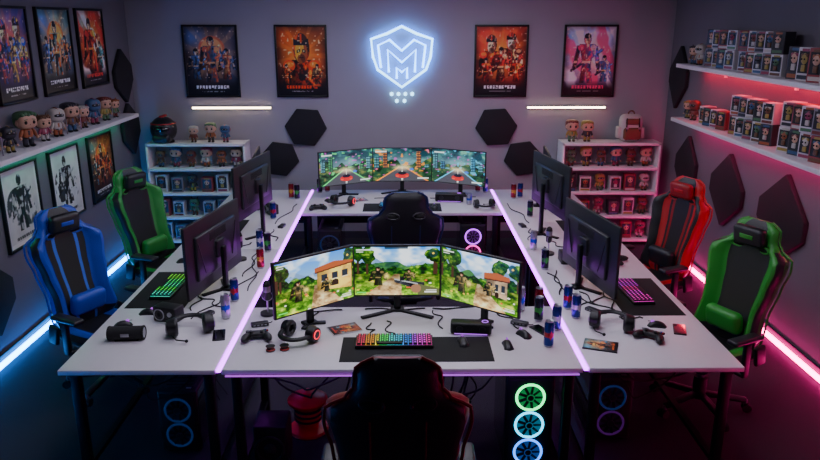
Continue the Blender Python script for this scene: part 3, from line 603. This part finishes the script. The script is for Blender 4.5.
# ---------------- figurines
skin=mat('vinyl_skin',C(205,162,138),.4)
FC=[mat('vinyl_%d'%i,c,.4) for i,c in enumerate([C(110,76,56),C(150,60,90),C(60,90,130),C(160,140,70),C(120,56,50),C(80,120,84),C(190,182,176),C(50,50,60),C(160,90,56)])]
def fig(b,x,y,z,h,rot,k,helm=False):
    old=b.M.copy(); b.M=old@Matrix.Translation((x,y,z))@Matrix.Rotation(rot,4,'Z')@Matrix.Scale(h,4)
    c1,c2,hr=FC[k%9],FC[(k*4+2)%9],FC[(k*2+7)%9]
    for s in (-1,1):
        b.cyl((s*.085,0,.14),.06,.22,c2,r2=.07,seg=12); b.sph((s*.09,-.04,.035),(.07,.11,.04),blk,seg=10)
        b.sph((s*.19,-.03,.36),(.05,.06,.14),c1,(0,-s*.4,0),10); b.sph((s*.235,-.07,.24),.045,skin,seg=8)
    b.sup((0,0,.34),(.15,.1,.15),c1,p=.75,seg=14); b.tor((0,0,.24),.125,.018,blk,sy=.72,seg=16); b.sph((0,-.1,.24),(.03,.02,.025),silver,seg=8)
    b.box((0,-.085,.37),(.06,.03,.13),c2,.01); b.cyl((0,0,.47),.05,.08,skin,seg=10)
    b.sup((0,0,.69),(.26,.22,.22),c1 if helm else skin,p=.7)
    if helm:
        b.sup((0,-.09,.69),(.2,.15,.075),blk,p=.7,seg=14); b.tor((0,.01,.7),.225,.018,c2,(0,math.pi/2,0),a0=math.pi*.5,a1=math.pi*1.5,seg=12)
        for s in (-1,1): b.cyl((s*.26,0,.67),.07,.04,c2,rot=(0,math.pi/2,0),seg=12); b.sph((s*.08,-.235,.7),(.03,.012,.018),silver,seg=6)
    else:
        b.sup((0,.04,.8),(.28,.23,.15),hr,p=.75); b.sup((0,.1,.68),(.275,.16,.22),hr,p=.75)
        for q in range(5): b.sph((-.17+q*.085,-.17,.86+.02*(q%2)),(.06,.06,.05),hr,seg=8)
        for s in (-1,1): b.sph((s*.11,-.205,.66),(.045,.025,.05),rubber,seg=8); b.sph((s*.265,-.02,.64),(.03,.05,.06),skin,seg=8); b.box((s*.11,-.215,.735),(.09,.02,.016),hr,rot=(0,s*.2,0))
        b.sph((0,-.225,.61),.02,skin,seg=6)
    if k%3==0: b.tube([(.26,-.1,.05),(.25,-.12,.55)],.02,silver)
    if k%4==1:
        for s in (-1,1): b.cyl((s*.16,.02,.96),.05,.14,c2 if helm else hr,r2=.005,seg=10,rot=(0,s*.3,0))
    b.M=old
ZS=1.62
def wshelf(n,c,s,ledm,side):
    b=B(n); b.box((0,0,0),s,shelfw,.006); b.box((side*(s[0]/2-.06),0,-s[2]/2-.006),(.02,s[1]-.06,.01),ledm)
    for k in (-.35,0,.35): b.box((side*(s[0]/2-.012),k*s[1],-s[2]/2-.035),(.02,.03,.06),shelfw)
    return b.done(c)
wshelf('floating_shelf',(-W+.127,6.1,ZS-.02),(.25,3.75,.04),ledGreen,-1)
wshelf('floating_shelf',(W-.152,5.75,ZS-.02),(.3,3.7,.04),ledRose,1)
wshelf('floating_shelf',(W-.152,5.75,2.15),(.3,3.7,.04),ledRed,1)
for i,(y,h,hm) in enumerate(((5.25,.28,0),(5.52,.22,1),(5.8,.3,0),(6.08,.23,0),(6.32,.27,1),(6.6,.28,0),(6.85,.22,0),(7.1,.27,1),(7.38,.25,0),(7.62,.2,0))):
    b=B('vinyl_figurine'); fig(b,0,0,0,h,0,[3,7,8,1,6,0,4,2,3,5][i],bool(hm)); b.done((-W+.13,y,ZS+.001),(0,0,R(58)))
def fbox(b,x,y,z,rot,k,w=.125,h=.17,d=.1):
    old=b.M.copy(); b.M=old@Matrix.Translation((x,y,z))@Matrix.Rotation(rot,4,'Z')
    bc=[mat('carton_white',C(205,200,205),.5),mat('carton_red',C(150,60,66),.5),mat('carton_grey',C(130,126,136),.5),mat('carton_black',C(54,52,60),.5)][[0,2,0,1,0,3][k%6]]
    b.box((0,0,h/2),(w,d,h),bc,.003); b.box((0,-d/2,h*.56),(w*.8,.004,h*.66),blk2); b.box((0,-d/2-.001,h*.11),(w*.8,.004,h*.12),FC[k%9])
    b.box((w*.02,-d/2-.002,h*.92),(w*.5,.003,h*.08),FC[(k+3)%9])
    b.sph((0,-d/2-.002,h*.66),(w*.24,.012,h*.17),skin if k%2 else FC[(k+5)%9],seg=10); b.box((0,-d/2-.003,h*.76),(w*.5,.012,h*.1),FC[(k+2)%9],.004); b.box((0,-d/2-.004,h*.38),(w*.28,.012,h*.2),FC[(k*3)%9],.004)
    for s in (-1,1): b.box((s*w*.1,-d/2-.016,h*.65),(.009,.004,.012),rubber)
    b.M=old
G={ZS:[(4.2,5,.13,.2,2),(5.05,4,.125,.19,2),(5.8,5,.12,.17,2),(6.66,4,.11,.17,1)],
   2.17:[(4.2,5,.13,.2,2),(5.05,4,.13,.24,1),(5.78,5,.12,.17,2),(6.62,4,.12,.17,2)]}
for z0,gs in G.items():
    b=B('boxed_figurine_collection'); k=int(z0*10)
    for y0,n,bw,bh,lv in gs:
        for l in range(lv):
            for i in range(n):
                k+=1; fbox(b,random.uniform(-.01,.01),y0+i*(bw+.025),l*(bh+.003),R(-70)+random.uniform(-.08,.08),k,bw,bh,.11)
    b.done((W-.15,0,z0+.001))
    for i,(y,h) in enumerate(((7.32,.22),(7.48,.19))):
        b=B('vinyl_figurine'); fig(b,0,0,0,h,0,i*3+int(z0*3),i==0); b.done((W-.17,y,z0+.001),(0,0,R(-60)))
def unit(x):
    b=B('display_shelf_unit'); w=1.14
    for z in (1.22,.93,.64,.35,.06): b.box((0,0,z),(w,.3,.03),shelfw,.003)
    for s in (-1,1): b.box((s*(w/2-.012),0,.62),(.024,.3,1.235),shelfw,.003)
    b.box((0,.14,.63),(w-.04,.012,1.18),mat('shelf_back',C(150,148,158),.6)); return b.done((x,8.38,0))
unit(-2.38); unit(2.43)
for x0,kk in ((-2.38,0),(2.43,5)):
    for z,mode in ((.946,0),(.656,1),(.366,1),(.076,1)):
        b=B('figurine_collection' if mode==0 else 'boxed_figurine_collection'); n=6 if mode==0 else 6
        for i in range(n):
            xx=-.44+.88*i/(n-1)
            if mode==0: fig(b,xx,0,0,.21+.035*(i%2),random.uniform(-.2,.2),i*2+kk,helm=(i%2==0))
            elif i%3==2: fig(b,xx,-.02,0,.22,random.uniform(-.2,.2),i+kk+int(z*9),helm=True)
            else: fbox(b,xx,-.02,0,random.uniform(-.1,.1),i+kk+int(z*10),.13,.2-.03*(i%2))
        b.done((x0,8.36,z))
for x,h,k,hm in ((-2.42,.2,4,0),(-2.22,.24,8,0),(-2.05,.22,2,1),(1.98,.27,3,0),(2.16,.26,7,0)):
    b=B('vinyl_figurine'); fig(b,0,0,0,h,0,k,hm); b.done((x,8.36,1.236))
b=B('racing_helmet'); b.sph((0,0,.15),(.15,.15,.15),blk2,seg=22); b.box((0,-.07,.06),(.2,.17,.1),blk2,.04,seg=4); b.sph((0,-.035,.165),(.128,.125,.06),mat('visor',C(20,20,28),.06,coat=1),seg=20)
b.tor((0,0,.22),.135,.008,aR); b.box((0,.02,.3),(.05,.16,.02),aR,.008); b.cyl((0,0,.01),.11,.02,rubber); b.done((-2.76,8.36,1.236))
bp=mat('bag_canvas',C(196,190,188),.7); bp2=mat('bag_leather',C(120,70,50),.6)
b=B('backpack'); b.box((0,0,.16),(.26,.17,.32),bp,.07,seg=4); b.box((0,-.085,.1),(.2,.07,.14),bp2,.03,seg=4); b.box((0,-.08,.24),(.16,.05,.07),bp2,.02,seg=3); b.tor((0,0,.32),.035,.009,bp2,(math.pi/2,0,0),a1=math.pi,seg=10)
for s in (-1,1): b.box((s*.135,0,.11),(.05,.1,.14),bp,.02,seg=3); b.tube([(s*.07,-.09,.28),(s*.075,-.115,.16),(s*.07,-.1,.03)],.009,blk); b.box((s*.07,-.122,.17),(.025,.01,.02),silver)
b.done((2.66,8.36,1.236))
# ---------------- world + camera
w=bpy.data.worlds.new('World'); scene.world=w; w.use_nodes=True; w.node_tree.nodes['Background'].inputs[0].default_value=(.3,.3,.5,1); w.node_tree.nodes['Background'].inputs[1].default_value=.15
cam=bpy.data.cameras.new('Camera'); cam.lens=31.6; cam.sensor_width=36; co=bpy.data.objects.new('Camera',cam); scene.collection.objects.link(co)
co.location=(0,0,2.6); co.rotation_euler=(R(90-16.26),0,-.0111); scene.camera=co
